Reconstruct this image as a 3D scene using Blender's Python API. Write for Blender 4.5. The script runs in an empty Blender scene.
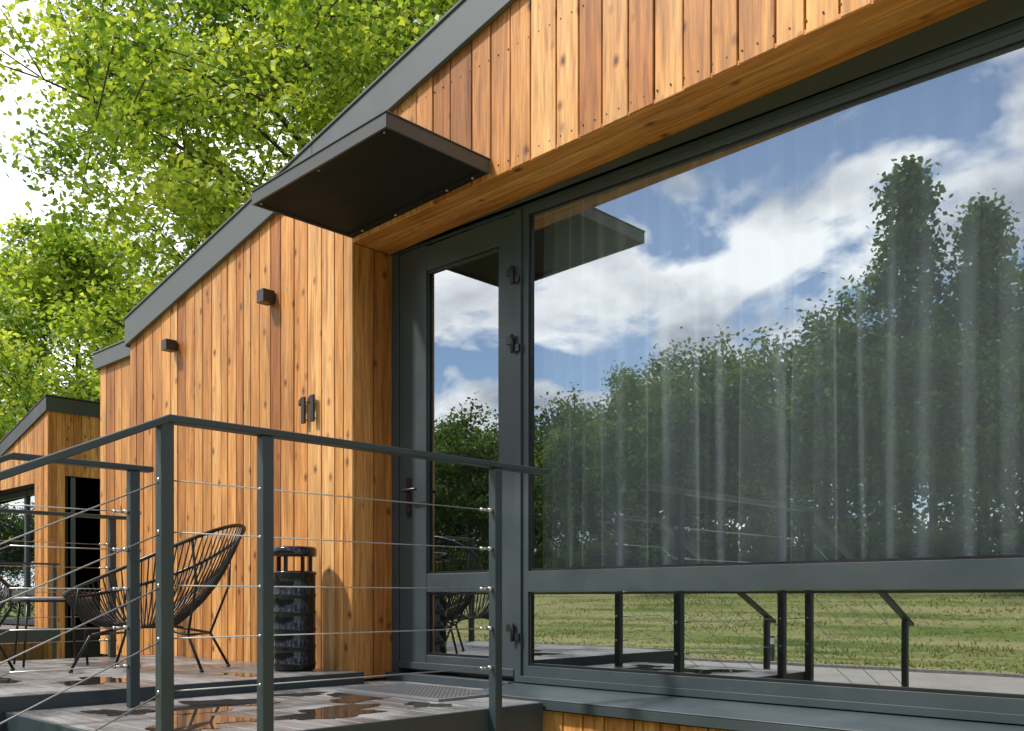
import bpy, math, random
import numpy as np
from mathutils import Vector
random.seed(7); np.random.seed(7)
S=bpy.context.scene
GZ=-1.4
# ---------------------------------------------------------------- helpers
class MB:
    def __init__(s): s.v=[];s.f=[];s.r=[];s.m=[];s.sm=[]
    def add(s,vs,fs,r=None,m=0,smooth=False):
        b=len(s.v); s.v+= [tuple(p) for p in vs]
        r=random.random() if r is None else r
        for f in fs:
            s.f.append([b+i for i in f]); s.r.append(r); s.m.append(m); s.sm.append(smooth)
    def hexa(s,p,r=None,m=0):  # p: 4 bottom (ccw), 4 top
        s.add(p,[(3,2,1,0),(4,5,6,7),(0,1,5,4),(1,2,6,5),(2,3,7,6),(3,0,4,7)],r,m)
    def box(s,x0,x1,y0,y1,z0,z1,r=None,m=0):
        s.hexa([(x0,y0,z0),(x1,y0,z0),(x1,y1,z0),(x0,y1,z0),(x0,y0,z1),(x1,y0,z1),(x1,y1,z1),(x0,y1,z1)],r,m)
    def board(s,x0,x1,y0,y1,z0a,z0b,z1a,z1b,r=None,m=0): # sloped ends along x
        s.hexa([(x0,y0,z0a),(x1,y0,z0b),(x1,y1,z0b),(x0,y1,z0a),(x0,y0,z1a),(x1,y0,z1b),(x1,y1,z1b),(x0,y1,z1a)],r,m)
    def beam(s,a,b,w,h,m=0):
        a=Vector(a);b=Vector(b);d=(b-a).normalized()
        side=d.cross(Vector((0,0,1)))
        if side.length<1e-4: side=Vector((1,0,0))
        side.normalize(); up=side.cross(d).normalized()
        sx=side*w/2; u=up*h/2
        s.hexa([a-sx-u,a+sx-u,b+sx-u,b-sx-u,a-sx+u,a+sx+u,b+sx+u,b-sx+u],None,m)
    def tube(s,pts,rad,n=8,m=0,closed=False,r=None,caps=True):
        pts=[Vector(p) for p in pts]; N=len(pts)
        if not hasattr(rad,'__len__'): rad=[rad]*N
        vs=[];prev=None
        for i,p in enumerate(pts):
            if closed: d=pts[(i+1)%N]-pts[i-1]
            else: d=pts[min(i+1,N-1)]-pts[max(i-1,0)]
            d.normalize()
            if prev is None:
                ref=Vector((0,0,1)) if abs(d.z)<.9 else Vector((1,0,0))
                a=d.cross(ref).normalized()
            else:
                a=(prev-d*prev.dot(d)); a.normalize()
            prev=a; b=d.cross(a)
            for k in range(n):
                t=2*math.pi*k/n
                vs.append(p+(a*math.cos(t)+b*math.sin(t))*rad[i])
        fs=[]
        for i in range(N if closed else N-1):
            j=(i+1)%N
            for k in range(n):
                fs.append((i*n+k,i*n+(k+1)%n,j*n+(k+1)%n,j*n+k))
        if not closed and caps:
            fs.append(tuple(range(n))[::-1]); fs.append(tuple((N-1)*n+k for k in range(n)))
        s.add(vs,fs,r,m,True)
    def lathe(s,c,prof,n=40,m=0,r=.5):
        vs=[];fs=[]
        for (R,z) in prof:
            for k in range(n):
                t=2*math.pi*k/n; vs.append((c[0]+R*math.cos(t),c[1]+R*math.sin(t),c[2]+z))
        for i in range(len(prof)-1):
            for k in range(n):
                fs.append((i*n+k,i*n+(k+1)%n,(i+1)*n+(k+1)%n,(i+1)*n+k))
        s.add(vs,fs,r,m,True)
    def obj(s,name,mats,parent=None,bevel=0,seg=1):
        me=bpy.data.meshes.new(name); me.from_pydata(s.v,[],s.f)
        for m in mats: me.materials.append(m)
        me.polygons.foreach_set('material_index',s.m)
        me.polygons.foreach_set('use_smooth',s.sm)
        a=me.attributes.new('rnd','FLOAT','FACE'); a.data.foreach_set('value',s.r)
        me.update()
        o=bpy.data.objects.new(name,me); S.collection.objects.link(o)
        if parent: o.parent=parent
        if bevel:
            b=o.modifiers.new('bev','BEVEL'); b.width=bevel; b.segments=seg; b.limit_method='ANGLE'; b.angle_limit=math.radians(50)
        return o
def empty(name):
    e=bpy.data.objects.new(name,None); S.collection.objects.link(e); return e

# ---------------------------------------------------------------- materials
class NT:
    def __init__(s,name):
        s.mat=bpy.data.materials.new(name); s.mat.use_nodes=True; s.t=s.mat.node_tree; s.t.nodes.clear()
        s.out=s.t.nodes.new('ShaderNodeOutputMaterial')
    def n(s,typ,**k):
        nd=s.t.nodes.new(typ)
        for a,b in k.items(): setattr(nd,a,b)
        return nd
    def l(s,a,b): s.t.links.new(a,b)
    def math(s,op,a,b=None,c=None,clamp=False):
        nd=s.n('ShaderNodeMath',operation=op,use_clamp=clamp)
        for i,x in enumerate((a,b,c)):
            if x is None: continue
            if isinstance(x,(int,float)): nd.inputs[i].default_value=x
            else: s.l(x,nd.inputs[i])
        return nd.outputs[0]
    def ramp(s,fac,stops):
        nd=s.n('ShaderNodeValToRGB'); cr=nd.color_ramp
        while len(cr.elements)<len(stops): cr.elements.new(.5)
        for e,(p,c) in zip(cr.elements,stops):
            e.position=p; e.color=(c[0],c[1],c[2],1) if hasattr(c,'__len__') else (c,c,c,1)
        s.l(fac,nd.inputs[0]); return nd.outputs[0]
    def mix(s,fac,a,b,bt='MIX'):
        nd=s.n('ShaderNodeMix',data_type='RGBA',blend_type=bt)
        for sock,x in ((nd.inputs[0],fac),(nd.inputs[6],a),(nd.inputs[7],b)):
            if isinstance(x,(int,float)): sock.default_value=x
            elif isinstance(x,tuple): sock.default_value=(x[0],x[1],x[2],1)
            else: s.l(x,sock)
        return nd.outputs[2]
    def noise(s,vec,scale,detail=4,rough=.5,dist=0):
        nd=s.n('ShaderNodeTexNoise'); nd.inputs['Scale'].default_value=scale; nd.inputs['Detail'].default_value=detail
        nd.inputs['Roughness'].default_value=rough; nd.inputs['Distortion'].default_value=dist
        if vec is not None: s.l(vec,nd.inputs['Vector'])
        return nd.outputs[0]
    def mapping(s,vec,scale,loc=(0,0,0)):
        nd=s.n('ShaderNodeMapping'); nd.inputs['Scale'].default_value=scale; nd.inputs['Location'].default_value=loc
        s.l(vec,nd.inputs['Vector']); return nd.outputs[0]
    def pbsdf(s,color,rough,metal=0,spec=.5,normal=None):
        p=s.n('ShaderNodeBsdfPrincipled')
        for nm,x in (('Base Color',color),('Roughness',rough),('Metallic',metal),('Specular IOR Level',spec)):
            if isinstance(x,(int,float)): p.inputs[nm].default_value=x
            elif isinstance(x,tuple): p.inputs[nm].default_value=(x[0],x[1],x[2],1)
            else: s.l(x,p.inputs[nm])
        if normal is not None: s.l(normal,p.inputs['Normal'])
        return p
    def bump(s,h,strength=.3,dist=.01):
        b=s.n('ShaderNodeBump'); b.inputs['Strength'].default_value=strength; b.inputs['Distance'].default_value=dist
        s.l(h,b.inputs['Height']); return b.outputs[0]
    def fin(s,shader): s.l(shader,s.out.inputs['Surface']); return s.mat

def wood(name,axis='Z',tint=(1,1,1)):
    t=NT(name); tc=t.n('ShaderNodeTexCoord'); at=t.n('ShaderNodeAttribute',attribute_name='rnd')
    rnd=at.outputs['Fac']
    off=t.n('ShaderNodeCombineXYZ'); t.l(t.math('MULTIPLY',rnd,37.),off.inputs[0]); t.l(t.math('MULTIPLY',rnd,91.),off.inputs[1]); t.l(t.math('MULTIPLY',rnd,53.),off.inputs[2])
    add=t.n('ShaderNodeVectorMath',operation='ADD'); t.l(tc.outputs['Object'],add.inputs[0]); t.l(off.outputs[0],add.inputs[1]); P=add.outputs[0]
    st={'Z':(1,1,.06),'X':(.06,1,1),'Y':(1,.06,1)}[axis]
    g=t.mapping(P,st)
    n1=t.noise(g,14,6,.6,1.2); n2=t.noise(g,60,4,.6,.3); n3=t.noise(t.mapping(P,tuple(.25+.75*a for a in st)),1.6,3)
    base=t.ramp(n1,[(.28,(.34,.122,.029)),(.48,(.61,.272,.076)),(.7,(.75,.385,.128))])
    fine=t.ramp(n2,[(.35,.68),(.65,1.12)])
    col=t.mix(1,base,fine,'MULTIPLY')
    wn=t.n('ShaderNodeTexWhiteNoise',noise_dimensions='1D'); t.l(rnd,wn.inputs['W'])
    tone=t.ramp(wn.outputs['Value'],[(0,(.66,.52,.40)),(.3,(.91,.83,.74)),(.65,(1.05,1.04,1.0)),(1,(1.18,1.30,1.55))])
    col=t.mix(1,col,tone,'MULTIPLY')
    blot=t.ramp(n3,[(.3,.74),(.7,1.14)]); col=t.mix(1,col,blot,'MULTIPLY')
    ks={'Z':(10,10,6.5),'X':(6.5,10,10),'Y':(10,6.5,10)}[axis]
    kv=t.mapping(P,ks); 
    vo=t.n('ShaderNodeTexVoronoi',feature='F1'); vo.inputs['Scale'].default_value=1.0; t.l(kv,vo.inputs['Vector'])
    sep=t.n('ShaderNodeSeparateColor'); t.l(vo.outputs['Color'],sep.inputs[0])
    thr=t.math('GREATER_THAN',sep.outputs[0],.52)
    kd=t.math('ADD',vo.outputs['Distance'],t.math('MULTIPLY',t.noise(P,30,2),.08))
    kn=t.ramp(kd,[(.12,1),(.17,.6),(.30,0)])
    kf=t.math('MULTIPLY',kn,thr)
    col=t.mix(t.math('MULTIPLY',kf,.92),col,(.10,.028,.009))
    stx=t.ramp(t.noise(g,26,2,.5,.5),[(.62,0),(.74,1)])
    col=t.mix(t.math('MULTIPLY',stx,.45),col,(.24,.075,.018))
    col=t.mix(1,col,tint,'MULTIPLY')
    h=t.math('ADD',t.math('MULTIPLY',n2,.5),n1)
    return t.fin(t.pbsdf(col,t.ramp(n2,[(.3,.42),(.7,.62)]),0,.35,t.bump(h,.25,.004)).outputs[0])

def metal(name,col,rough=.45,dirt=.25,spec=.5,metallic=0):
    t=NT(name); tc=t.n('ShaderNodeTexCoord')
    n=t.noise(tc.outputs['Object'],3.5,6,.65); n2=t.noise(tc.outputs['Object'],60,3,.6)
    c=t.mix(t.math('MULTIPLY',t.ramp(n,[(.35,0),(.75,1)]),dirt),col,tuple(min(1,x*1.7+.015) for x in col))
    r=t.ramp(n,[(.3,max(.05,rough-.1)),(.7,rough+.12)])
    return t.fin(t.pbsdf(c,r,metallic,spec,t.bump(n2,.05,.001)).outputs[0])

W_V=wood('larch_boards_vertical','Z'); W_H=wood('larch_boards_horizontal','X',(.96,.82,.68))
ANTH=metal('anthracite_frame',(.042,.056,.062),.38,.15)
RAILM=metal('railing_paint',(.026,.039,.046),.42,.2)
FASC=metal('fascia_sheet',(.080,.091,.096),.5,.3)
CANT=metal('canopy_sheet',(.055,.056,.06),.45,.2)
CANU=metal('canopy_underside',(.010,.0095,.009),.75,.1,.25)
BLK=metal('black_metal',(.012,.012,.013),.35,.1)
STEEL=metal('stainless_cable',(.50,.50,.50),.3,.2,.5,.9)
DARK=metal('dark_membrane',(.01,.009,.008),.9,.1)
def glass(name,fac,tint):
    t=NT(name); tr=t.n('ShaderNodeBsdfTransparent'); tr.inputs[0].default_value=(*tint,1)
    gl=t.n('ShaderNodeBsdfGlossy'); gl.inputs['Roughness'].default_value=0.0; gl.inputs['Color'].default_value=(.92,.97,1.0,1)
    tc=t.n('ShaderNodeTexCoord'); nz=t.noise(tc.outputs['Object'],1.3,2); b=t.bump(nz,.03,.01); t.l(b,gl.inputs['Normal'])
    lw=t.n('ShaderNodeLayerWeight'); lw.inputs['Blend'].default_value=.25
    f=t.math('ADD',fac,t.math('MULTIPLY',lw.outputs['Fresnel'],.5),clamp=True)
    m=t.n('ShaderNodeMixShader'); t.l(f,m.inputs[0]); t.l(tr.outputs[0],m.inputs[1]); t.l(gl.outputs[0],m.inputs[2])
    return t.fin(m.outputs[0])
GLASS=glass('coated_glazing',.42,(.88,.93,.98))

def deckmat():
    t=NT('wet_deck_boards'); tc=t.n('ShaderNodeTexCoord'); at=t.n('ShaderNodeAttribute',attribute_name='rnd'); P=tc.outputs['Object']
    g=t.mapping(P,(.08,1,1)); n1=t.noise(g,40,5,.6); n2=t.noise(P,2.2,5,.6)
    c=t.ramp(n1,[(.3,(.14,.135,.133)),(.7,(.28,.272,.27))])
    wn=t.n('ShaderNodeTexWhiteNoise',noise_dimensions='1D'); t.l(at.outputs['Fac'],wn.inputs['W'])
    c=t.mix(1,c,t.ramp(wn.outputs['Value'],[(0,.8),(1,1.15)]),'MULTIPLY')
    wet=t.ramp(n2,[(.44,0),(.56,1)])
    c=t.mix(t.math('MULTIPLY',wet,.5),c,(.06,.055,.053))
    r=t.ramp(n2,[(.42,.55),(.6,.22)])
    wv=t.n('ShaderNodeTexWave',bands_direction='Y'); wv.inputs['Scale'].default_value=28; t.l(P,wv.inputs['Vector'])
    return t.fin(t.pbsdf(c,r,0,.5,t.bump(t.math('ADD',n1,wv.outputs['Fac']),.25,.003)).outputs[0])
DECK=deckmat()
t=NT('puddle_water'); tc=t.n('ShaderNodeTexCoord')
PUD=t.fin(t.pbsdf((.045,.038,.034),.02,0,.6,t.bump(t.noise(tc.outputs['Object'],9,2),.03,.003)).outputs[0])

def leafmat(name,dark,mid,light,trans,tw):
    t=NT(name); at=t.n('ShaderNodeAttribute',attribute_name='rnd')
    c=t.ramp(at.outputs['Fac'],[(0,dark),(.5,mid),(1,light)])
    d=t.n('ShaderNodeBsdfDiffuse'); t.l(c,d.inputs[0])
    tr=t.n('ShaderNodeBsdfTranslucent'); t.l(t.mix(1,c,tw,'MULTIPLY'),tr.inputs[0])
    m=t.n('ShaderNodeMixShader'); m.inputs[0].default_value=trans; t.l(d.outputs[0],m.inputs[1]); t.l(tr.outputs[0],m.inputs[2])
    g=t.n('ShaderNodeBsdfGlossy'); g.inputs['Roughness'].default_value=.4
    m2=t.n('ShaderNodeMixShader'); m2.inputs[0].default_value=.035; t.l(m.outputs[0],m2.inputs[1]); t.l(g.outputs[0],m2.inputs[2])
    return t.fin(m2.outputs[0])
LEAF=leafmat('spring_leaves',(.06,.15,.018),(.27,.40,.045),(.56,.64,.12),.52,(1.25,1.15,.6))
LEAF2=leafmat('forest_leaves',(.020,.058,.020),(.075,.14,.036),(.17,.26,.06),.38,(1.3,1.2,.6))
BARK=metal('bark',(.06,.048,.038),.9,.6,.2)

# ---------------------------------------------------------------- ground, path
def sstep(a): a=min(1,max(0,a)); return a*a*(3-2*a)
def zg(x,y): return GZ+2.3*sstep((-y-13)/22)
def groundmat():
    t=NT('meadow'); tc=t.n('ShaderNodeTexCoord'); P=tc.outputs['Object']
    a=t.noise(P,.16,6,.65); b=t.noise(P,3.5,7,.75); c3=t.noise(t.mapping(P,(.12,1,1)),.7,6,.65)
    c=t.ramp(a,[(.3,(.09,.14,.03)),(.5,(.17,.22,.05)),(.68,(.28,.28,.10))])
    c=t.mix(1,c,t.ramp(b,[(.3,.5),(.7,1.45)]),'MULTIPLY')
    c=t.mix(t.math('MULTIPLY',t.ramp(c3,[(.44,0),(.58,1)]),.8),c,(.40,.36,.17))
    return t.fin(t.pbsdf(c,.95,0,.1,t.bump(b,.6,.05)).outputs[0])
m=MB()
xs=[-1500,-700,-300]+list(np.linspace(-140,100,25))+[300,700,1500]
ys=[-1500,-700,-300,-120,-60]+list(np.arange(-44,-8,2.))+[0,20,60,150,300,700,1500]
vs=[(x,y,zg(x,y)) for y in ys for x in xs]; L=len(xs)
fs=[(j*L+i,j*L+i+1,(j+1)*L+i+1,(j+1)*L+i) for j in range(len(ys)-1) for i in range(L-1)]
m.add(vs,fs,.5,0,True); m.obj('ground',[groundmat()])
rs=np.random.RandomState(4); n=40000
gx=rs.uniform(-45,2,n); gy=-10.6-rs.rand(n)**1.2*22
gx+=.8*np.sin(gy*1.7+gx*.9); 
gz=np.array([zg(0,y) for y in gy]); h=rs.uniform(.015,.07,n)*(1+.8*(np.sin(gx*.5)*np.sin(gy*.7)>.3)); a=rs.rand(n)*6.28; w_=.025
V=np.empty((n,3,3)); V[:,0]=np.c_[gx-np.cos(a)*w_,gy-np.sin(a)*w_,gz]; V[:,1]=np.c_[gx+np.cos(a)*w_,gy+np.sin(a)*w_,gz]; V[:,2]=np.c_[gx+rs.normal(size=n)*.05,gy+rs.normal(size=n)*.05,gz+h]
me=bpy.data.meshes.new('meadow_grass'); me.vertices.add(n*3); me.vertices.foreach_set('co',V.astype(np.float32).ravel()); me.loops.add(n*3); me.loops.foreach_set('vertex_index',np.arange(n*3,dtype=np.int32)); me.polygons.add(n); me.polygons.foreach_set('loop_start',np.arange(0,n*3,3,dtype=np.int32)); me.update(calc_edges=True)
at_=me.attributes.new('rnd','FLOAT','FACE'); at_.data.foreach_set('value',rs.rand(n).astype(np.float32))
me.materials.append(leafmat('grass_blades',(.12,.17,.04),(.24,.28,.07),(.42,.40,.17),.3,(1.1,1.1,.7)))
S.collection.objects.link(bpy.data.objects.new('meadow_grass',me))
t=NT('concrete_pavers'); tc=t.n('ShaderNodeTexCoord'); P=tc.outputs['Object']
br=t.n('ShaderNodeTexBrick'); br.inputs['Scale'].default_value=3; br.inputs['Color1'].default_value=(.46,.42,.37,1); br.inputs['Color2'].default_value=(.38,.35,.31,1); br.inputs['Mortar'].default_value=(.16,.15,.12,1); br.inputs['Mortar Size'].default_value=.012; t.l(P,br.inputs['Vector'])
PAVE=t.fin(t.pbsdf(t.mix(1,br.outputs['Color'],t.ramp(t.noise(P,.8,6,.7),[(.3,.75),(.7,1.15)]),'MULTIPLY'),.85).outputs[0])
m=MB(); m.box(-120,80,-10.2,-6.2,GZ-.1,GZ+.03,.5)
m.box(-4.5,-2.9,-6.2,-.55,GZ-.1,GZ+.026,.5); m.obj('path',[PAVE])
m=MB()
for x in np.arange(-120,80,1.0):
    for yy in (-6.19,-10.32): m.box(x+.005,x+.995,yy,yy+.12,GZ-.1,GZ+.09) if not(-5<x<-3 and yy>-7) else None
m.obj('path_kerb',[PAVE],bevel=.01)
# bollard lamps along the path
for (bx_,by_) in ((-10.1,-10.8),(-3.4,-10.8),(-17.5,-10.8)):
    m=MB(); m.lathe((bx_,by_,GZ),[(0,0),(.09,0),(.09,.02),(.055,.025),(.055,.42)],20,m=0); m.lathe((bx_,by_,GZ),[(.052,.42),(.052,.56)],20,m=1); m.lathe((bx_,by_,GZ),[(.052,.56),(.065,.56),(.065,.59),(0,.60)],20,m=0)
    m.obj('bollard_lamp',[ANTH,metal('opal_diffuser',(.8,.8,.78),.4,.05)])

# ---------------------------------------------------------------- main cabin
YW=3.51; YI=3.81; XC=-4.72; XL=-7.77; XL2=-8.60; XR=1.3
def roofb(x): return 2.824+.21*(x+4.315)
def soff(x): return 2.165+.020*(x-XC)
cab=empty('wooden_cabin')
m=MB()
def boards(m,x0,x1,zb,zt,y,w=.142,th=.021,gap=.009):
    x=x0
    while x<x1-.01:
        ww=w*random.choice([.74,.9,1,1,1.08,1.2]); e=min(x+ww,x1)
        if x1-e<.05: e=x1
        dy=random.uniform(-.0025,.0025)
        m.board(x+gap/2,e-gap/2,y+dy,y+th+dy,zb(x),zb(e),zt(x),zt(e))
        x=e
boards(m,XL,XC,lambda x:-.50,lambda x:roofb(x)+.03,YW,w=.128)
boards(m,XL2,XL-.002,lambda x:-.50,lambda x:2.07,YW+.10)
m.box(XL,XL+.02,YW+.024,YW+.12,-.5,roofb(XL))
boards(m,XC,XR,soff,lambda x:roofb(x)+.03,YW)
boards(m,XL,XR,lambda x:GZ+.08,lambda x:-.555,YW+.001)
boards(m,.35,XR,lambda x:-.50,lambda x:soff(x)-.002,YW+.001)
m.obj('cladding',[W_V],cab,bevel=.0022)
m=MB()
for (a,b) in ((YW+.024,YW+.16),(YW+.168,YI+.01)):
    m.box(XC-.02,XC,a,b,-.50,soff(XC)-.004)
    m.box(.35,.37,a,b,-.50,soff(.35)-.004)
m.obj('reveal_boards',[W_V],cab,bevel=.003)
m=MB()
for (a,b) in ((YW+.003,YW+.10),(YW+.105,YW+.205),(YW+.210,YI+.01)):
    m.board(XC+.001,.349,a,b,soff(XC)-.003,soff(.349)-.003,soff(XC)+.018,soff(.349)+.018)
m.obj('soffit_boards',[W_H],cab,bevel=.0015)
m=MB()
x=XC+.04
while x<XR:
    for z in (soff(x)+.05,soff(x)+.62):
        if z<roofb(x)-.03: m.box(x-.003,x+.003,YW-.0035,YW+.004,z-.003,z+.003)
    x+=.071
m.obj('cladding_screws',[BLK],cab)
m=MB()
def wallprism(x0,x1,y0,y1,z0,zf): m.board(x0,x1,y0,y1,z0,z0,zf(x0),zf(x1))
wallprism(XL,XC-.021,YW+.026,YW+.26,GZ,lambda x:roofb(x)+.05)
wallprism(XL2,XL,YW+.13,YW+.26,GZ,lambda x:2.07)
m.board(XC-.021,XR,YW+.026,YW+.28,soff(XC)+.02,soff(XR)+.02,roofb(XC)+.05,roofb(XR)+.05)
m.box(XC-.021,XR,YW+.026,YW+.2,GZ,-.56)
m.box(.371,XR,YW+.026,YI+.3,-.5,2.2)
m.board(XL2,XL2+.15,YW+.26,8.6,GZ,GZ,2.07,2.07); m.board(XR-.15,XR,YW+.28,8.6,GZ,GZ,roofb(XR-.15),roofb(XR))
wallprism(XL2+.15,XR-.15,8.4,8.6,GZ,lambda x:roofb(x))
m.obj('inner_walls',[DARK],cab)
m=MB()
y=YW+.26
while y<8.5:
    m.box(XL2-.022,XL2-.001,y,y+.137,GZ+.05,2.08); m.board(XR+.001,XR+.022,y,y+.137,GZ+.05,GZ+.05,roofb(XR),roofb(XR)); y+=.142
m.obj('side_cladding',[W_V],cab)
m=MB()
segs=[XL-.03,-5.1,-2.2,XR+.05]
for a,b in zip(segs[:-1],segs[1:]):
    m.board(a+.001,b-.001,YW-.035,YW-.005,roofb(a),roofb(b),roofb(a)+.215,roofb(b)+.215)
a,b=XL-.03,XR+.05
m.board(a,b,YW-.045,8.7,roofb(a)+.217,roofb(b)+.217,roofb(a)+.235,roofb(b)+.235)
m.box(a-.004,a+.02,YW-.03,8.7,roofb(a)-.01,roofb(a)+.22)
m.box(XL2-.05,XL-.036,YW+.06,YW+.09,2.05,2.185); m.box(XL2-.06,XL-.036,YW+.052,8.7,2.187,2.202)
m.box(XL2-.06,XL2-.03,YW+.091,8.7,2.05,2.186)
m.obj('roof_fascia',[FASC],cab,bevel=.003)
m=MB(); m.board(a+.03,b,YW,8.6,roofb(a)+.06,roofb(b)+.06,roofb(a)+.21,roofb(b)+.21); m.obj('roof',[DARK],cab)
def gt(x): return 2.10-.020*(x+3.55)
ZB=-.462; XD0=-4.714; XD1=-3.655; XM=-3.551; XWR=.34
m=MB()
Y0=YI; Y1=YI+.075
m.board(XD0,XWR,Y0+.012,Y1,gt(XD0)+.035,gt(XWR)+.035,soff(XD0)-.004,soff(XWR)-.004)
m.board(XD0,XWR,Y0-.012,Y0+.010,gt(XD0)+.055,gt(XWR)+.075,soff(XD0)-.004,soff(XWR)-.004)
m.box(XD0,XD0+.06,Y0,Y1,ZB,gt(XD0)+.034)
m.box(XD1+.012,XM-.045,Y0-.004,Y1,ZB,gt(XM)+.034)
m.box(XWR-.07,XWR,Y0,Y1,ZB,gt(XWR)+.034)
m.box(XM-.043,XM,Y0+.010,Y1-.01,ZB,gt(XM)+.033)
m.board(XM+.001,XWR-.071,Y0+.010,Y1-.01,gt(XM),gt(XWR),gt(XM)+.033,gt(XWR)+.033)
m.box(XM+.001,XWR-.071,Y0+.004,Y1-.01,.033,.147)
m.box(XM+.001,XWR-.071,Y0+.004,Y1-.01,ZB,-.37)
m.box(XM-.04,XWR-.071,Y0-.012,Y0+.003,ZB+.0,ZB+.035)
m.obj('window_frame',[ANTH],cab,bevel=.003)
m=MB(); DY=Y0+.006
m.box(XD0+.066,-4.395,DY,DY+.055,ZB+.02,gt(-4.5)+.028)
m.box(-3.775,XD1+.008,DY,DY+.055,ZB+.02,gt(-3.7)+.028)
m.box(-4.394,-3.776,DY+.001,DY+.055,1.985,gt(-4.0)+.027)
m.box(-4.394,-3.776,DY+.001,DY+.055,.033,.147)
m.box(-4.394,-3.776,DY+.001,DY+.055,ZB+.02,-.345)
m.box(XD0+.068,XD1+.006,DY-.012,DY-.001,ZB+.025,ZB+.07)
m.obj('door_leaf',[ANTH],cab,bevel=.004)
m=MB()
def bead(x0,x1,z0a,z1a,z1b,y,w=.011):
    m.box(x0,x0+w,y,y+.012,z0a,z1a); m.box(x1-w,x1,y,y+.012,z0a,z1b); m.box(x0+w,x1-w,y,y+.012,z0a,z0a+w)
    m.board(x0+w,x1-w,y,y+.012,z1a-w,z1b-w,z1a,z1b)
bead(-4.393,-3.777,.149,1.983,1.983,DY+.012); bead(-4.393,-3.777,-.343,.031,.031,DY+.012)
bead(XM+.002,XWR-.072,.149,gt(XM)-.002,gt(XWR)-.002,Y0+.022); bead(XM+.002,XWR-.072,-.368,.031,.031,Y0+.018)
m.obj('glazing_beads',[BLK],cab)
m=MB()
def pane(x0,x1,z0,za,zb,y): m.add([(x0,y,z0),(x1,y,z0),(x1,y,zb),(x0,y,za)],[(0,1,2,3)])
pane(-4.40,-3.77,.14,1.99,1.99,DY+.028); pane(-4.40,-3.77,-.35,.04,.04,DY+.028)
pane(XM-.002,XWR-.07,.14,gt(XM)+.005,gt(XWR)+.005,Y0+.034); pane(XM-.002,XWR-.07,-.375,.04,.04,Y0+.032)
m.obj('window_glass',[GLASS],cab)
m=MB()
for z in (1.78,1.40,-.19):
    xh=XD1+.012
    m.tube([(xh,Y0-.022,z-.05),(xh,Y0-.022,z+.05)],.011,10)
    m.box(xh-.05,xh-.006,Y0-.018,Y0-.002,z+.004,z+.045); m.box(xh+.006,xh+.045,Y0-.018,Y0-.005,z-.045,z-.004)
xh=XD0+.165
m.box(xh-.018,xh+.018,DY-.012,DY-.001,.50,.74)
m.tube([(xh,DY-.01,.66),(xh,DY-.055,.66),(xh+.01,DY-.06,.66),(xh+.125,DY-.058,.66)],.010,10)
m.tube([(xh,DY-.02,.54),(xh,DY-.001,.54)],.013,12)
m.obj('door_handle_and_hinges',[BLK],cab,bevel=.001)
m=MB()
m.hexa([(XM-.09,YW-.05,-.545),(XR,YW-.05,-.545),(XR,YW-.03,-.545),(XM-.09,YW-.03,-.545),(XM-.09,YW-.05,-.501),(XR,YW-.05,-.501),(XR,YW-.03,-.501),(XM-.09,YW-.03,-.501)])
m.hexa([(XM-.09,YW-.052,-.500),(XR,YW-.052,-.500),(XR,YI+.02,-.472),(XM-.09,YI+.02,-.472),(XM-.09,YW-.052,-.494),(XR,YW-.052,-.494),(XR,YI+.02,-.466),(XM-.09,YI+.02,-.466)])
m.obj('window_sill',[ANTH],cab,bevel=.002)
m=MB(); m.box(XD0,XM-.095,YI-.05,YI+.1,-.52,ZB-.001); m.obj('door_threshold',[ANTH],cab,bevel=.003)
t=NT('interior_paint'); INT=t.fin(t.pbsdf((.30,.27,.23),.8).outputs[0])
t=NT('interior_floor'); INF=t.fin(t.pbsdf((.16,.10,.06),.5).outputs[0])
m=MB(); m.box(XL2+.2,XR-.2,YI+.08,8.3,-.5,-.468,m=1); m.box(-5.3,-5.2,YI,8.3,-.46,2.3); m.box(-5.2,XR-.2,7.3,7.4,-.46,2.3); m.box(-5.2,XR-.2,YI+.08,7.3,2.3,2.35)
m.obj('interior_room',[INT,INF],cab)
m=MB(); cx0,cx1,cy0,cy1=-4.72,-3.533,2.82,YW-.002
zb0,zb1=2.185,2.215
def cz(x): return zb0+(zb1-zb0)*(x-cx0)/(cx1-cx0)
m.board(cx0,cx1,cy0,cy0+.012,cz(cx0),cz(cx1),cz(cx0)+.068,cz(cx1)+.068)
m.board(cx0,cx0+.012,cy0+.0125,cy1,cz(cx0),cz(cx0),cz(cx0)+.068,cz(cx0)+.068)
m.board(cx1-.012,cx1,cy0+.0125,cy1,cz(cx1),cz(cx1),cz(cx1)+.068,cz(cx1)+.068)
m.board(cx0-.006,cx1+.006,cy0-.006,cy1,cz(cx0)+.069,cz(cx1)+.069,cz(cx0)+.076,cz(cx1)+.076)
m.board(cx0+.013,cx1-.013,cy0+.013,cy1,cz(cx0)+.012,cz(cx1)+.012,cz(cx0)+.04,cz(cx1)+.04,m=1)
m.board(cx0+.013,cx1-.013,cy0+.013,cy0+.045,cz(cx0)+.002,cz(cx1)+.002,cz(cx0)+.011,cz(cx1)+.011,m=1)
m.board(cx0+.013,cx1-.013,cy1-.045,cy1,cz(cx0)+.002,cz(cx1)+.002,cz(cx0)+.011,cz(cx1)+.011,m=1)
for x in (cx0+.14,cx0+.45,cx1-.3,cx1-.10):
    m.tube([(x,cy1-.03,cz(x)-.006),(x,cy1-.03,cz(x)+.003)],.008,8,m=2)
for x in (cx0+.05,cx0+.6,cx1-.05): m.tube([(x,cy0+.03,cz(x)-.003),(x,cy0+.03,cz(x)+.003)],.006,8,m=2)
m.obj('door_canopy',[CANT,CANU,STEEL],cab,bevel=.0015)

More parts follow.
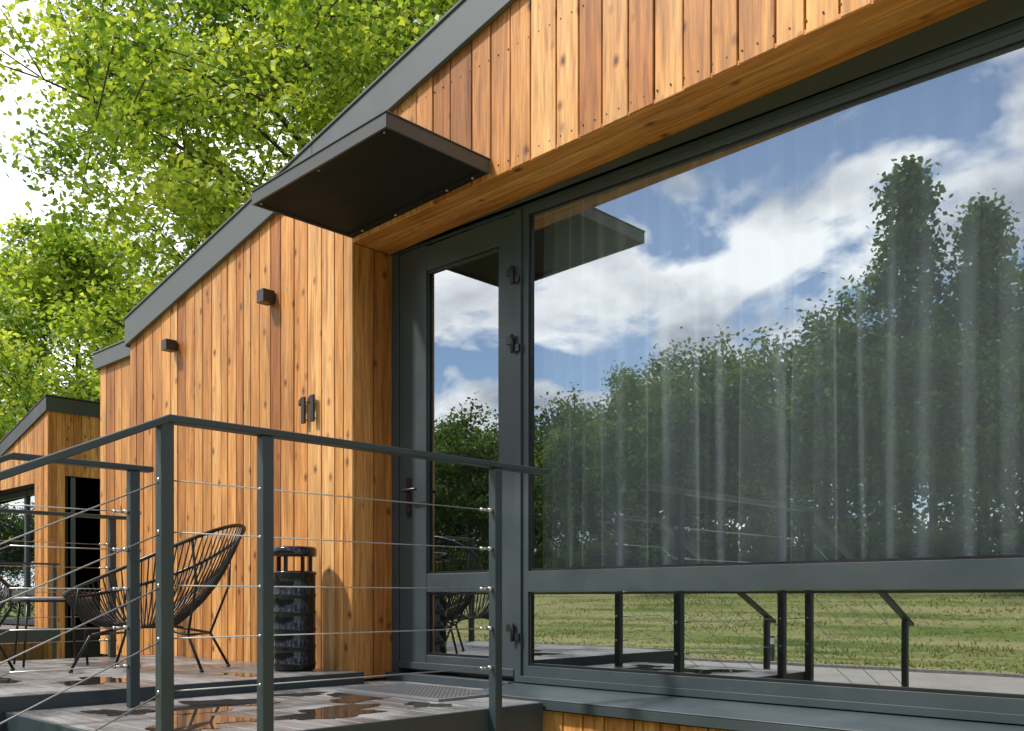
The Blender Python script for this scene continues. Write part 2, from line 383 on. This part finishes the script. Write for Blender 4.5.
# curtains
t=NT('sheer_curtain'); d=t.n('ShaderNodeBsdfDiffuse'); d.inputs[0].default_value=(.93,.94,.95,1); tl_=t.n('ShaderNodeBsdfTranslucent'); tl_.inputs[0].default_value=(.85,.87,.9,1)
tp=t.n('ShaderNodeBsdfTransparent'); a1=t.n('ShaderNodeMixShader'); a1.inputs[0].default_value=.12; t.l(d.outputs[0],a1.inputs[1]); t.l(tl_.outputs[0],a1.inputs[2])
lw=t.n('ShaderNodeLayerWeight'); lw.inputs['Blend'].default_value=.5
dens=t.ramp(lw.outputs['Facing'],[(.10,.58),(.5,.82),(.8,.98)])
a2=t.n('ShaderNodeMixShader'); t.l(dens,a2.inputs[0]); t.l(tp.outputs[0],a2.inputs[1]); t.l(a1.outputs[0],a2.inputs[2]); CURT=t.fin(a2.outputs[0])
def curtain(x0,x1,name,seed):
    rs=np.random.RandomState(seed); st=.008; n=int((x1-x0)/st); xs=np.linspace(x0,x1,n)
    kx=[x0-.2]; 
    while kx[-1]<x1+.3: kx.append(kx[-1]+rs.uniform(.03,.11)*(2.2 if rs.rand()<.15 else 1))
    sg=np.array([(-1)**i for i in range(len(kx))])*rs.uniform(.25,1,len(kx))
    def prof(x,kk,sg):
        i=np.clip(np.searchsorted(kk,x)-1,0,len(kk)-2); f=(x-kk[i])/(kk[i+1]-kk[i]); f=f*f*(3-2*f); return sg[i]*(1-f)+sg[i+1]*f
    kx=np.array(kx); zs=np.linspace(.06,2.2,14); vs=[];fs=[]; sh=rs.normal(size=len(kx))*.03
    for k,z in enumerate(zs):
        f=(2.2-z)/2.2; kk=np.sort(kx+sh*f); p=prof(xs,kk,sg)
        for i,x in enumerate(xs): vs.append((x,4.02+p[i]*(.034+.030*f),z))
    for k in range(len(zs)-1):
        for i in range(n-1): fs.append((k*n+i,k*n+i+1,(k+1)*n+i+1,(k+1)*n+i))
    m=MB(); m.add(vs,fs,.5,0,True); m.obj(name,[CURT])
curtain(-3.6,-1.95,'window_curtain',1); curtain(-1.98,.3,'window_curtain.001',5)

def px(x,y,Y):
    u=(x-512)/954; d=Y/(.7206+.693*u); return d*(-.693+.7206*u),(598-y)*d/954
for i,(x,y,s) in enumerate(((273,299,.085),(176,347,.08))):
    X,Z=px(x,y,YW); m=MB()
    m.box(X-s/2,X+s/2,YW-.10,YW-.012,Z-s/2,Z+s/2); m.box(X-s/2+.01,X+s/2-.01,YW-.012,YW+.001,Z-s/2+.01,Z+s/2-.01)
    m.lathe((X,YW-.056,Z-s/2-.001),[(.026,0),(.026,.0005)],16)
    m.obj('wall_lamp',[BLK],bevel=.002)
X,Z=px(311,410,YW); m=MB()
for dx in (-.045,.055):
    x=X+dx; h=.085
    m.box(x-.018,x+.018,YW-.035,YW-.020,Z-h,Z+h)
    m.hexa([(x-.046,YW-.035,Z+h-.052),(x-.018,YW-.035,Z+h-.034),(x-.018,YW-.020,Z+h-.034),(x-.046,YW-.020,Z+h-.052),
            (x-.046,YW-.035,Z+h-.020),(x-.018,YW-.035,Z+h-.0),(x-.018,YW-.020,Z+h-.0),(x-.046,YW-.020,Z+h-.020)])
    for dz in (-.06,.055): m.tube([(x,YW-.02,Z+dz),(x,YW+.002,Z+dz)],.004,6)
m.obj('house_number',[BLK],bevel=.001)

# ---------------------------------------------------------------- decks
ZT=-.445; ZL=-.51; XE=-4.6; XF=-3.13
m=MB()
def deckrows(x0,x1,y0,y1,z,w=.14):
    y=y1
    while y>y0+.01:
        b=max(y-w,y0); 
        cuts=[x0]+([x0+(x1-x0)*random.uniform(.3,.7)] if x1-x0>2.2 else [])+[x1]
        for a,c in zip(cuts[:-1],cuts[1:]): m.box(a+.002,c-.002,b+.003,y-.003,z-.025,z)
        y=b
deckrows(-7.2,XE-.012,.8,YW-.005,ZT)
deckrows(XE+.012,XF,1.52,YW-.005,ZL)
deckrows(XC+.02,XM-.1,YW-.003,YI-.052,ZL)
deck=m.obj('wooden_deck',[DECK],bevel=.003)
m=MB()
m.box(XE-.010,XE+.010,.8,YW-.01,ZT-.20,ZT+.003)
m.box(XF+.001,XF+.022,1.50,YW-.06,ZL-.17,ZL+.002)
m.box(XE+.012,XF,1.497,1.517,ZL-.17,ZL+.001)
m.box(-7.225,-7.203,.8,YW-.01,ZT-.2,ZT+.002); m.box(-7.225,XE-.012,.775,.797,ZT-.2,ZT+.002)
for x in (-7.1,-5.9,-4.75,-3.25):
    for y in (1.6,3.2): m.box(x-.04,x+.04,y-.04,y+.04,GZ,ZT-.21)
for y in np.arange(1.0,3.4,.5): m.box(-7.2,XE-.02,y,y+.05,ZT-.18,ZT-.03)
for y in np.arange(1.6,3.4,.5): m.box(XE+.02,XF-.01,y,y+.05,ZL-.16,ZL-.03)
m.obj('deck_frame',[RAILM],deck,bevel=.002)
m=MB()
for k in range(1,6):
    z=ZL-.148*k; y1=1.495-.32*(k-1)
    m.box(-4.36,-3.16,y1-.155,y1-.003,z-.03,z); m.box(-4.36,-3.16,y1-.32,y1-.160,z-.03,z)
m2=MB()
for x in (-4.385,-3.135):
    m2.beam((x,1.5,ZL-.17),(x,1.5-.32*5.6,ZL-.17-.148*5.6),.02,.2)
st=m.obj('wooden_stairs',[DECK],bevel=.003); m2.obj('stringers',[RAILM],st)

def puddle(m,cx,cy,rx,ry,z,seed):
    rs=np.random.RandomState(seed); n=64; ph=rs.rand(6)*6.28; vs=[(cx,cy,z)]
    for k in range(n):
        t=2*math.pi*k/n; r=1+.30*math.sin(2*t+ph[0])+.24*math.sin(3*t+ph[1])+.14*math.sin(5*t+ph[2])+.09*math.sin(9*t+ph[3])+.05*math.sin(17*t+ph[4])
        vs.append((cx+rx*r*math.cos(t),cy+ry*r*math.sin(t),z))
    m.add(vs,[(0,1+k,1+(k+1)%n) for k in range(n)],.5)
m=MB()
for i,(a,b,c,d) in enumerate(((-4.15,2.30,.22,.26),(-3.98,3.0,.18,.20),(-3.52,2.50,.16,.30),(-3.66,1.93,.24,.18),(-4.2,1.85,.14,.10),(-3.45,3.0,.1,.10),(-4.3,2.85,.10,.12))):
    puddle(m,a,b,c,d,ZL+.002,i)
for i,(a,b,c,d) in enumerate(((-5.15,2.15,.22,.16),(-5.6,1.75,.2,.12),(-4.95,2.9,.12,.12))):
    puddle(m,a,b,c,d,ZT+.002,i+20)
m.obj('rain_puddle',[PUD])
m=MB(); x0,x1,y0,y1=-4.35,-3.50,3.12,3.62; z=ZL+.002
m.box(x0,x1,y0,y0+.018,z,z+.012);m.box(x0,x1,y1-.018,y1,z,z+.012);m.box(x0,x0+.018,y0+.018,y1-.018,z,z+.012);m.box(x1-.018,x1,y0+.018,y1-.018,z,z+.012)
for x in np.arange(x0+.035,x1-.02,.03): m.box(x,x+.006,y0+.018,y1-.018,z,z+.010)
for y in np.arange(y0+.04,y1-.02,.03): m.box(x0+.018,x1-.018,y,y+.004,z+.0105,z+.0115)
m.obj('door_mat',[metal('galvanised_grating',(.16,.16,.165),.5,.5)])

# ---------------------------------------------------------------- railings
ZR=.62
def railing(name,X,yend,posts,ytop,stairs,base=ZL-.15,topz=ZR):
    m=MB(); c=MB(); pw=.046
    sl=.4625; L=5.6*.32
    m.beam((X,yend,topz-.0125),(X,ytop,topz-.0125),.06,.025)
    zs=[topz-.22,topz-.396,topz-.578,topz-.758,topz-.9375]
    for (y) in posts:
        m.box(X-pw/2,X+pw/2,y-pw/2,y+pw/2,base,topz-.026)
    ymax=max(posts)
    for z in zs: 
        c.tube([(X,ymax,z),(X,ytop,z)],.0028,6)
    if stairs:
        ye=ytop-L
        m.beam((X,ytop+.005,topz-.0140),(X,ye,topz-.0140-sl*L),.06,.025)
        yp=ye+.12; zt=topz-.03-sl*(ytop-yp)
        m.box(X-pw/2,X+pw/2,yp-pw/2,yp+pw/2,GZ,zt)
        for z in zs: c.tube([(X,ytop,z),(X,yp,z-sl*(ytop-yp))],.0028,6)
    for z in zs:
        y=ymax-pw/2
        c.tube([(X,y,z),(X,y-.022,z)],.010,8); c.tube([(X,y-.022,z),(X,y-.06,z)],.006,8); c.tube([(X,y-.06,z),(X,y-.072,z)],.008,8)
        c.tube([(X,ymax+pw/2+.001,z),(X,ymax+pw/2+.012,z)],.010,8)
        for yy in posts:
            if yy!=ymax: c.tube([(X,yy-pw/2-.002,z),(X,yy+pw/2+.002,z)],.006,8)
    o=m.obj(name,[RAILM],bevel=.003); c.obj('cables',[STEEL],o); return o
railing('cable_railing',-3.086,3.44,[3.10,1.90,1.513],1.513,True)
railing('cable_railing.001',-4.37,2.075,[1.988],1.45,True,base=ZL)
railing('cable_railing.002',-7.15,3.2,[3.09,2.0,.86],.86,False,base=ZT)

# ---------------------------------------------------------------- furniture
def chair(name,cx,cy,ang):
    m=MB(); c=MB(); ca,sa=math.cos(ang),math.sin(ang)
    def W(p): return (cx+p[0]*ca-p[1]*sa,cy+p[0]*sa+p[1]*ca,ZT+.003+p[2])
    def hoop(t): 
        k=math.cos(t); return Vector((-.02+.54*k,(.43-.04*k)*math.sin(t),.62-.22*k+.05*k*k))
    def inner(t): return Vector((.02+.17*math.cos(t),.17*math.sin(t),.265-.01*math.cos(t)))
    N=64
    m.tube([W(hoop(2*math.pi*i/N)) for i in range(N)],.0115,8,closed=True)
    m.tube([W(inner(2*math.pi*i/24)) for i in range(24)],.008,6,closed=True)
    K=84
    for i in range(K):
        t=2*math.pi*(i+.5)/K; a=hoop(t); b=inner(t)
        pts=[]
        for k in range(7):
            f=k/6; p=a.lerp(b,f); sag=.055*math.sin(math.pi*f); out=Vector((math.cos(t),math.sin(t),0)); p=p+out*sag*.5+Vector((0,0,-sag))
            pts.append(W(p))
        c.tube(pts,.0045,5)
    for i in range(-6,7):
        y=i*.026; w=math.sqrt(max(0,.168**2-y*y)); c.tube([W((.02-w,y,.262)),W((.02+w,y,.258))],.0038,5)
    for (fx,fy,t) in ((.36,.30,.95),(.36,-.30,-.95),(-.40,.24,2.3),(-.40,-.24,-2.3)):
        h=hoop(t); i_=inner(t)
        m.tube([W((i_.x*1.0,i_.y*1.0,.262)),W((fx*.75,fy*.8,.22)),W((fx,fy,.012))],.009,8)
        m.tube([W((fx*.75,fy*.8,.22)),W(h.lerp(Vector((fx,fy,.22)),.45)),W(h)],.008,8)
        m.tube([W((fx,fy,0)),W((fx,fy,.014))],.013,8)
    m.tube([W((.27,.24,.22)),W((.27,-.24,.22))],.008,6); m.tube([W((-.3,.19,.22)),W((-.3,-.19,.22))],.008,6)
    o=m.obj(name,[BLK]); c.obj('woven_cords',[BLK],o)
chair('lounge_chair',-5.72,2.72,math.radians(222))
chair('lounge_chair.001',-6.30,1.62,math.radians(120))
m=MB(); tx,ty=-6.62,2.45
m.lathe((tx,ty,ZT),[(0,.452),(.245,.452),(.25,.446),(.25,.438),(.245,.434),(0,.434)],48,m=1)
m.tube([(tx+.24*math.cos(a),ty+.24*math.sin(a),ZT+.425) for a in np.linspace(0,2*math.pi,33)[:-1]],.008,6,closed=True)
for k in range(4):
    a=k*math.pi/2+.6; m.tube([(tx+.23*math.cos(a),ty+.23*math.sin(a),ZT+.425),(tx+.27*math.cos(a),ty+.27*math.sin(a),ZT+.002)],.008,8)
m.obj('coffee_table',[BLK,metal('table_top',(.35,.36,.37),.15,.1)])
m=MB(); bx,by=-5.03,3.30; R=.128
prof=[(0,.004),(R-.01,.004),(R,.012)]
for k in range(5):
    z=.03+k*.105; prof+=[(R,z),(R+.004,z+.006),(R+.004,z+.018),(R,z+.024),(R,z+.095)]
prof+=[(R,.585),(R+.006,.59),(R+.006,.605),(R-.01,.61),(R-.012,.56),(0,.56)]
m.lathe((bx,by,ZT),prof,48)
for k in range(4):
    a=k*math.pi/2+.5; m.box(bx+(R-.02)*math.cos(a)-.009,bx+(R-.02)*math.cos(a)+.009,by+(R-.02)*math.sin(a)-.009,by+(R-.02)*math.sin(a)+.009,ZT+.56,ZT+.70)
m.lathe((bx,by,ZT),[(0,.70),(R+.006,.70),(R+.008,.71),(R+.008,.745),(R,.757),(R-.02,.76),(R-.03,.748),(0,.748)],48)
m.obj('litter_bin',[metal('bin_gloss',(.010,.010,.011),.12,.1)])

# ---------------------------------------------------------------- second cabin
c2=empty('wooden_cabin.001'); X2=-16.9; Y2=6.2
def rb(x): return 3.17+.25*(x-X2)
m=MB()
boards(m,X2-.58,X2,lambda x:GZ+.1,lambda x:rb(x)+.02,Y2)
boards(m,X2-5.0,X2-.58,lambda x:2.0,lambda x:rb(x)+.02,Y2)
boards(m,X2-8.5,X2-5.0,lambda x:GZ+.1,lambda x:rb(x)+.02,Y2)
boards(m,X2-5.0,X2-.58,lambda x:GZ+.1,lambda x:-.5,Y2)
y=Y2
while y<11:
    z0=2.1 if Y2+.33<y+.07<Y2+1.5 else GZ+.1
    m.box(X2+.001,X2+.022,y+.003,y+.139,z0,3.19); y+=.142
m.box(X2-.62,X2-.60,Y2+.02,Y2+.4,GZ+.1,2.0)
m.obj('cladding',[W_V],c2)
m=MB(); m.board(X2-8.5,X2,Y2+.41,11,GZ,GZ,rb(X2-8.5),rb(X2)+.02); m.board(X2-5,X2-.6,Y2+.03,Y2+.4,2.02,2.02,rb(X2-5),rb(X2-.6)); m.box(X2-.59,X2,Y2+.03,Y2+.4,GZ,3.0); m.obj('inner_walls',[DARK],c2)
m=MB(); m.board(X2-8.6,X2+.05,Y2-.04,Y2-.01,rb(X2-8.6),rb(X2+.05),rb(X2-8.6)+.23,rb(X2+.05)+.23)
m.box(X2+.025,X2+.055,Y2-.01,11.1,rb(X2),rb(X2)+.24); m.board(X2-8.6,X2+.06,Y2-.05,11.1,rb(X2-8.6)+.235,rb(X2+.06)+.242,rb(X2-8.6)+.25,rb(X2+.06)+.26); m.obj('roof_fascia',[metal('roof2',(.045,.05,.052),.5,.3)],c2)
m=MB()
for x in (X2-5,X2-3.6,X2-2.0,X2-.72): m.box(x,x+.1,Y2+.32,Y2+.40,-.5,2.0)
for z in (-.5,.05,1.9): m.box(X2-5,X2-.62,Y2+.33,Y2+.39,z,z+.1)
m.box(X2-.02,X2+.0,Y2+.34,Y2+1.5,-.5,2.1); m.box(X2+.0,X2+.02,Y2+.38,Y2+.46,-.5,2.08); m.box(X2,X2+.02,Y2+1.4,Y2+1.48,-.5,2.08)
m.obj('window_frame',[ANTH],c2)
m=MB(); m.add([(X2-5,Y2+.36,-.5),(X2-.6,Y2+.36,-.5),(X2-.6,Y2+.36,2),(X2-5,Y2+.36,2)],[(0,1,2,3)]); m.obj('window_glass',[GLASS],c2)
m=MB()
for y in np.arange(3.2,6.1,.145): m.box(X2-6,X2+.8,y+.003,y+.14,-.53,-.5)
d2=m.obj('wooden_deck.001',[DECK]); m=MB(); m.box(X2-6,X2+.8,3.17,3.198,-.7,-.49); m.box(X2+.802,X2+.82,3.17,6.1,-.7,-.49)
for x in np.arange(X2-6,X2+1,1.6):
    m.box(x,x+.05,3.2,3.25,-1.4,.53)
for y in (3.2,4.6,6.0): m.box(X2+.74,X2+.79,y,y+.05,-1.4,.53)
m.beam((X2-6,3.22,.55),(X2+.8,3.22,.55),.06,.03); m.beam((X2+.765,3.2,.551),(X2+.765,6.1,.551),.06,.03)
for z in (-.3,-.1,.1,.3): m.tube([(X2-6,3.22,z),(X2+.8,3.22,z)],.004,5)
m.obj('deck_frame',[RAILM],d2)

# ---------------------------------------------------------------- trees
def leaf_arrays(C,size,rs,cl):
    n=len(C)
    nrm=rs.normal(size=(n,3)); nrm[:,2]=np.abs(nrm[:,2])+.4; nrm/=np.linalg.norm(nrm,axis=1)[:,None]
    a=rs.normal(size=(n,3)); a-=nrm*(a*nrm).sum(1)[:,None]; a/=np.linalg.norm(a,axis=1)[:,None]; b=np.cross(nrm,a)
    s=(size*(.65+.7*rs.rand(n)))[:,None]
    V=np.empty((n,4,3)); V[:,0]=C-a*s*.5; V[:,1]=C+b*s*.32+nrm*s*.06; V[:,2]=C+a*s*.5; V[:,3]=C-b*s*.32+nrm*s*.06
    r=np.clip(cl+rs.normal(size=n)*.16,0,1)
    return V.reshape(-1,3),r
def leafmesh(name,V,r,mat):
    n=len(r); me=bpy.data.meshes.new(name); me.vertices.add(n*4); me.vertices.foreach_set('co',V.astype(np.float32).ravel())
    me.loops.add(n*4); me.loops.foreach_set('vertex_index',np.arange(n*4,dtype=np.int32)); me.polygons.add(n)
    me.polygons.foreach_set('loop_start',np.arange(0,n*4,4,dtype=np.int32)); me.update(calc_edges=True)
    a=me.attributes.new('rnd','FLOAT','FACE'); a.data.foreach_set('value',r.astype(np.float32)); me.materials.append(mat); return me
def big_tree(name,base,H,R,seed,nl,size,mat=LEAF,z0=.12,flat=.3,taper=0.,cs=1.):
    rs=np.random.RandomState(seed); m=MB(); B=np.array(base,float)
    tr=[B+np.array([.25*math.sin(k*.9+seed),.25*math.cos(k*1.1+seed),H*.9*k/10]) for k in range(11)]
    m.tube(tr,[.24*(1-k/10.5)+.02 for k in range(11)],10)
    tips=[]
    nb=56
    for i in range(nb):
        f=z0+(1-z0)*((i+.5)/nb); k=min(9,int(f*10)); o=tr[k]+(tr[k+1]-tr[k])*(f*10-k)
        g=(f-z0)/(1-z0)
        az=i*2.399+rs.rand()*.5; prof=math.sin(math.pi*min(1,.30+.70*g))**.7*(1-taper*g)
        L=R*prof*(.75+.4*rs.rand()); el=.15+.75*f
        pts=[o]; d=np.array([math.cos(az)*math.cos(el),math.sin(az)*math.cos(el),math.sin(el)])
        p=o.copy(); ns=9
        for s_ in range(ns):
            d=d+rs.normal(size=3)*.13+np.array([0,0,-.045]); d/=np.linalg.norm(d); p=p+d*L/ns; pts.append(p.copy())
            if s_>=2:
                for q in range(2):
                    az2=rs.rand()*6.28; e=np.array([math.cos(az2),math.sin(az2),rs.uniform(-.35,.55)])+d*.8; e/=np.linalg.norm(e)
                    LL=L*.28*(.5+rs.rand()); t1=p+e*LL*.5+np.array([0,0,.05]); t2=p+e*LL
                    m.tube([p,t1,t2],[.013,.009,.004],4,caps=False); tips.append(t1); tips.append(t2)
        tips.append(p)
        m.tube(pts,[.055*(1-.9*j/ns)*(1.2-f) +.004 for j in range(ns+1)],6,caps=False)
    T=np.array(tips); n=len(T); 
    idx=rs.randint(0,n,nl); csz=(.28+.38*rs.rand(n))*cs; ctone=rs.rand(n)*.7+.18
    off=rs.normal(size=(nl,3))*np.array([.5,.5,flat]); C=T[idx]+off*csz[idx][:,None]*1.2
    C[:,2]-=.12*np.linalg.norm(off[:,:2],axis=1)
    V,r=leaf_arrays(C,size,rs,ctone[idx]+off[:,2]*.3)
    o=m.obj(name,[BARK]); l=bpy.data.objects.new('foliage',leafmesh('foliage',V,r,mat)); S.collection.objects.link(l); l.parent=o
    return o
big_tree('beech_tree',(-13.4,9.6,GZ),18,5.6,3,190000,.104,taper=.35,z0=.22)
big_tree('beech_tree.001',(-31,12.2,GZ),13.2,7.2,11,85000,.17,taper=.25)
big_tree('beech_tree.002',(-15.2,13.2,GZ),20,4.8,19,75000,.125)
def variant(i):
    rs=np.random.RandomState(100+i); H=[14.5,16,13.5,12.5,18][i]; conif=(i==4)
    m=MB(); m.tube([(0,0,0),(.1,.1,H*.5),(0,0,H*.93)],[.25,.16,.03],7)
    nc=210; cs=[]; WR=[4.2,4.0,4.6,4.0,3.0][i]
    # a few big rounded lobes give each crown an uneven outline
    lobes=[(rs.uniform(0,6.28),WR*rs.uniform(.25,.6),H*rs.uniform(.45,.80),rs.uniform(1.6,2.6)) for _ in range(7)]+[(0,0,H*.84,2.0)]
    for k in range(nc):
        if conif:
            f=rs.rand()**.9; R=.4+WR*(1-f)**.8*(1 if f>.1 else .6)*(.6+.6*rs.rand()); zz=H*(.2+.8*f)
            az=rs.rand()*6.28; rr=R*math.sqrt(rs.rand()); cs.append((rr*math.cos(az),rr*math.sin(az),zz))
        elif k<nc*.62:
            az,rr,zc,lr=lobes[rs.randint(len(lobes))]; v=rs.normal(size=3); v/=np.linalg.norm(v); v*=lr*rs.rand()**.4
            cs.append((rr*math.cos(az)+v[0],rr*math.sin(az)+v[1],zc+v[2]*.8))
        else:
            f=rs.rand(); R=WR*.85*math.sin(math.pi*(.25+.5*f))**.7; az=rs.rand()*6.28; rr=R*math.sqrt(rs.rand()); cs.append((rr*math.cos(az),rr*math.sin(az),H*(.02+.6*f)))
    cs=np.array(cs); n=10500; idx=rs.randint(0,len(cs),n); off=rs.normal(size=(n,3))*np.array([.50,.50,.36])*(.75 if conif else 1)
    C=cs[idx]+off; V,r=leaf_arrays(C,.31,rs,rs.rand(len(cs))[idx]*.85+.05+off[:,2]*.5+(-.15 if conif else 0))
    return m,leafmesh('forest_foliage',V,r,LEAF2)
tl=empty('distant_trees'); vars_=[variant(i) for i in range(5)]
tm=[]
for i,(m,lm) in enumerate(vars_):
    me=bpy.data.meshes.new('forest_trunk'); me.from_pydata(m.v,[],m.f); me.materials.append(BARK); tm.append(me)
def put(i,x,y,s,rot,zs=1):
    for me in (vars_[i][1],tm[i]):
        o=bpy.data.objects.new('forest_tree_part',me); S.collection.objects.link(o); o.parent=tl; o.location=(x,y,zg(x,y)-.2); o.scale=(s,s,s*zs); o.rotation_euler=(0,0,rot)
for row,(yy,sc) in enumerate(((-36,.86),(-40,.98),(-44.5,1.03))):
    x=-125+row*1.7
    while x<45:
        i=random.choice([0,1,2,3,0,2]); s=sc*(1+.10*sstep((x+30)/10))
        if -18.5<x<-14.5 and row==1: i=4
        put(i,x,yy+random.uniform(-1.3,1.3),s*random.uniform(.80,1.06)*(.95 if i==4 else 1),random.random()*6.28,random.uniform(.92,1.06)); x+=random.uniform(3.3,4.8)
x=-110
while x<40:
    s=random.uniform(.22,.34); put(random.choice([0,2,3]),x,-33+random.uniform(-1,1),s*1.4,random.random()*6,.45); x+=random.uniform(1.5,3.2)
for k in range(30):
    x=-75+k*2.6+random.uniform(-1,1); put(random.choice([0,1,2,3]),x,30+random.uniform(-3,6)-max(0,(-30-x))*.5,random.uniform(.6,.75),random.random()*6)
for k in range(16):
    put(random.choice([0,1,2,3]),-62+random.uniform(-6,6),-20+k*3.2,random.uniform(.55,.75),random.random()*6)

# ---------------------------------------------------------------- sky and sun
sd=Vector((-.36,-.50,.78)).normalized()
el=math.asin(sd.z); az=math.atan2(sd.x,sd.y)
w=bpy.data.worlds.new('World'); S.world=w; w.use_nodes=True; nt=w.node_tree; nt.nodes.clear()
N=nt.nodes.new; Lk=nt.links.new
out=N('ShaderNodeOutputWorld'); bg=N('ShaderNodeBackground'); bg.inputs[1].default_value=.15; Lk(bg.outputs[0],out.inputs[0])
sky=N('ShaderNodeTexSky'); sky.sky_type='NISHITA'; sky.sun_disc=False; sky.sun_elevation=el; sky.sun_rotation=az; sky.air_density=1.0; sky.dust_density=.4; sky.ozone_density=3
tc=N('ShaderNodeTexCoord'); sp=N('ShaderNodeSeparateXYZ'); Lk(tc.outputs['Generated'],sp.inputs[0])
def M(op,a,b=None,cl=False):
    nd=N('ShaderNodeMath'); nd.operation=op; nd.use_clamp=cl
    for i,x in enumerate((a,b)):
        if x is None: continue
        if isinstance(x,(int,float)): nd.inputs[i].default_value=x
        else: Lk(x,nd.inputs[i])
    return nd.outputs[0]
den=M('ADD',M('MAXIMUM',sp.outputs[2],0),.30); cb=N('ShaderNodeCombineXYZ'); Lk(M('DIVIDE',sp.outputs[0],den),cb.inputs[0]); Lk(M('DIVIDE',sp.outputs[1],den),cb.inputs[1]); cb.inputs[2].default_value=7.7
nz=N('ShaderNodeTexNoise'); nz.inputs['Scale'].default_value=2.6; nz.inputs['Detail'].default_value=10; nz.inputs['Roughness'].default_value=.54; nz.inputs['Distortion'].default_value=.25; Lk(cb.outputs[0],nz.inputs['Vector'])
dot=N('ShaderNodeVectorMath'); dot.operation='DOT_PRODUCT'; dot.inputs[1].default_value=(-.75,.62,.2); Lk(tc.outputs['Generated'],dot.inputs[0])
bias=M('MULTIPLY',M('MAXIMUM',dot.outputs['Value'],0),.35)
cov=M('ADD',nz.outputs[0],bias)
rp=N('ShaderNodeValToRGB'); rp.color_ramp.elements[0].position=.485; rp.color_ramp.elements[1].position=.55; Lk(cov,rp.inputs[0])
nz2=N('ShaderNodeTexNoise'); nz2.inputs['Scale'].default_value=4.2; nz2.inputs['Detail'].default_value=7; Lk(cb.outputs[0],nz2.inputs['Vector'])
cc=N('ShaderNodeValToRGB'); cc.color_ramp.elements[0].position=.36; cc.color_ramp.elements[0].color=(5.0,5.4,6.4,1); cc.color_ramp.elements[1].position=.60; cc.color_ramp.elements[1].color=(14,14,14,1); Lk(nz2.outputs[0],cc.inputs[0])
mx=N('ShaderNodeMix'); mx.data_type='RGBA'; Lk(rp.outputs[0],mx.inputs[0]); Lk(sky.outputs[0],mx.inputs[6]); Lk(cc.outputs[0],mx.inputs[7]); Lk(mx.outputs[2],bg.inputs[0])
sl=bpy.data.lights.new('sun','SUN'); sl.energy=4.8; sl.angle=math.radians(4); sl.color=(1,.96,.89)
so=bpy.data.objects.new('sun',sl); S.collection.objects.link(so); so.rotation_euler=sd.to_track_quat('Z','Y').to_euler()

# ---------------------------------------------------------------- camera
cd=bpy.data.cameras.new('camera'); cam=bpy.data.objects.new('camera',cd); S.collection.objects.link(cam); S.camera=cam
cd.sensor_width=36; cd.lens=36*954/1024; cd.shift_y=232.5/1024; cd.clip_end=5000; cd.clip_start=.05
cam.location=(0,0,0); cam.rotation_euler=(math.radians(90),0,math.atan2(.693,.7206))
S.view_settings.view_transform='Standard'; S.view_settings.look='None'; S.view_settings.exposure=0
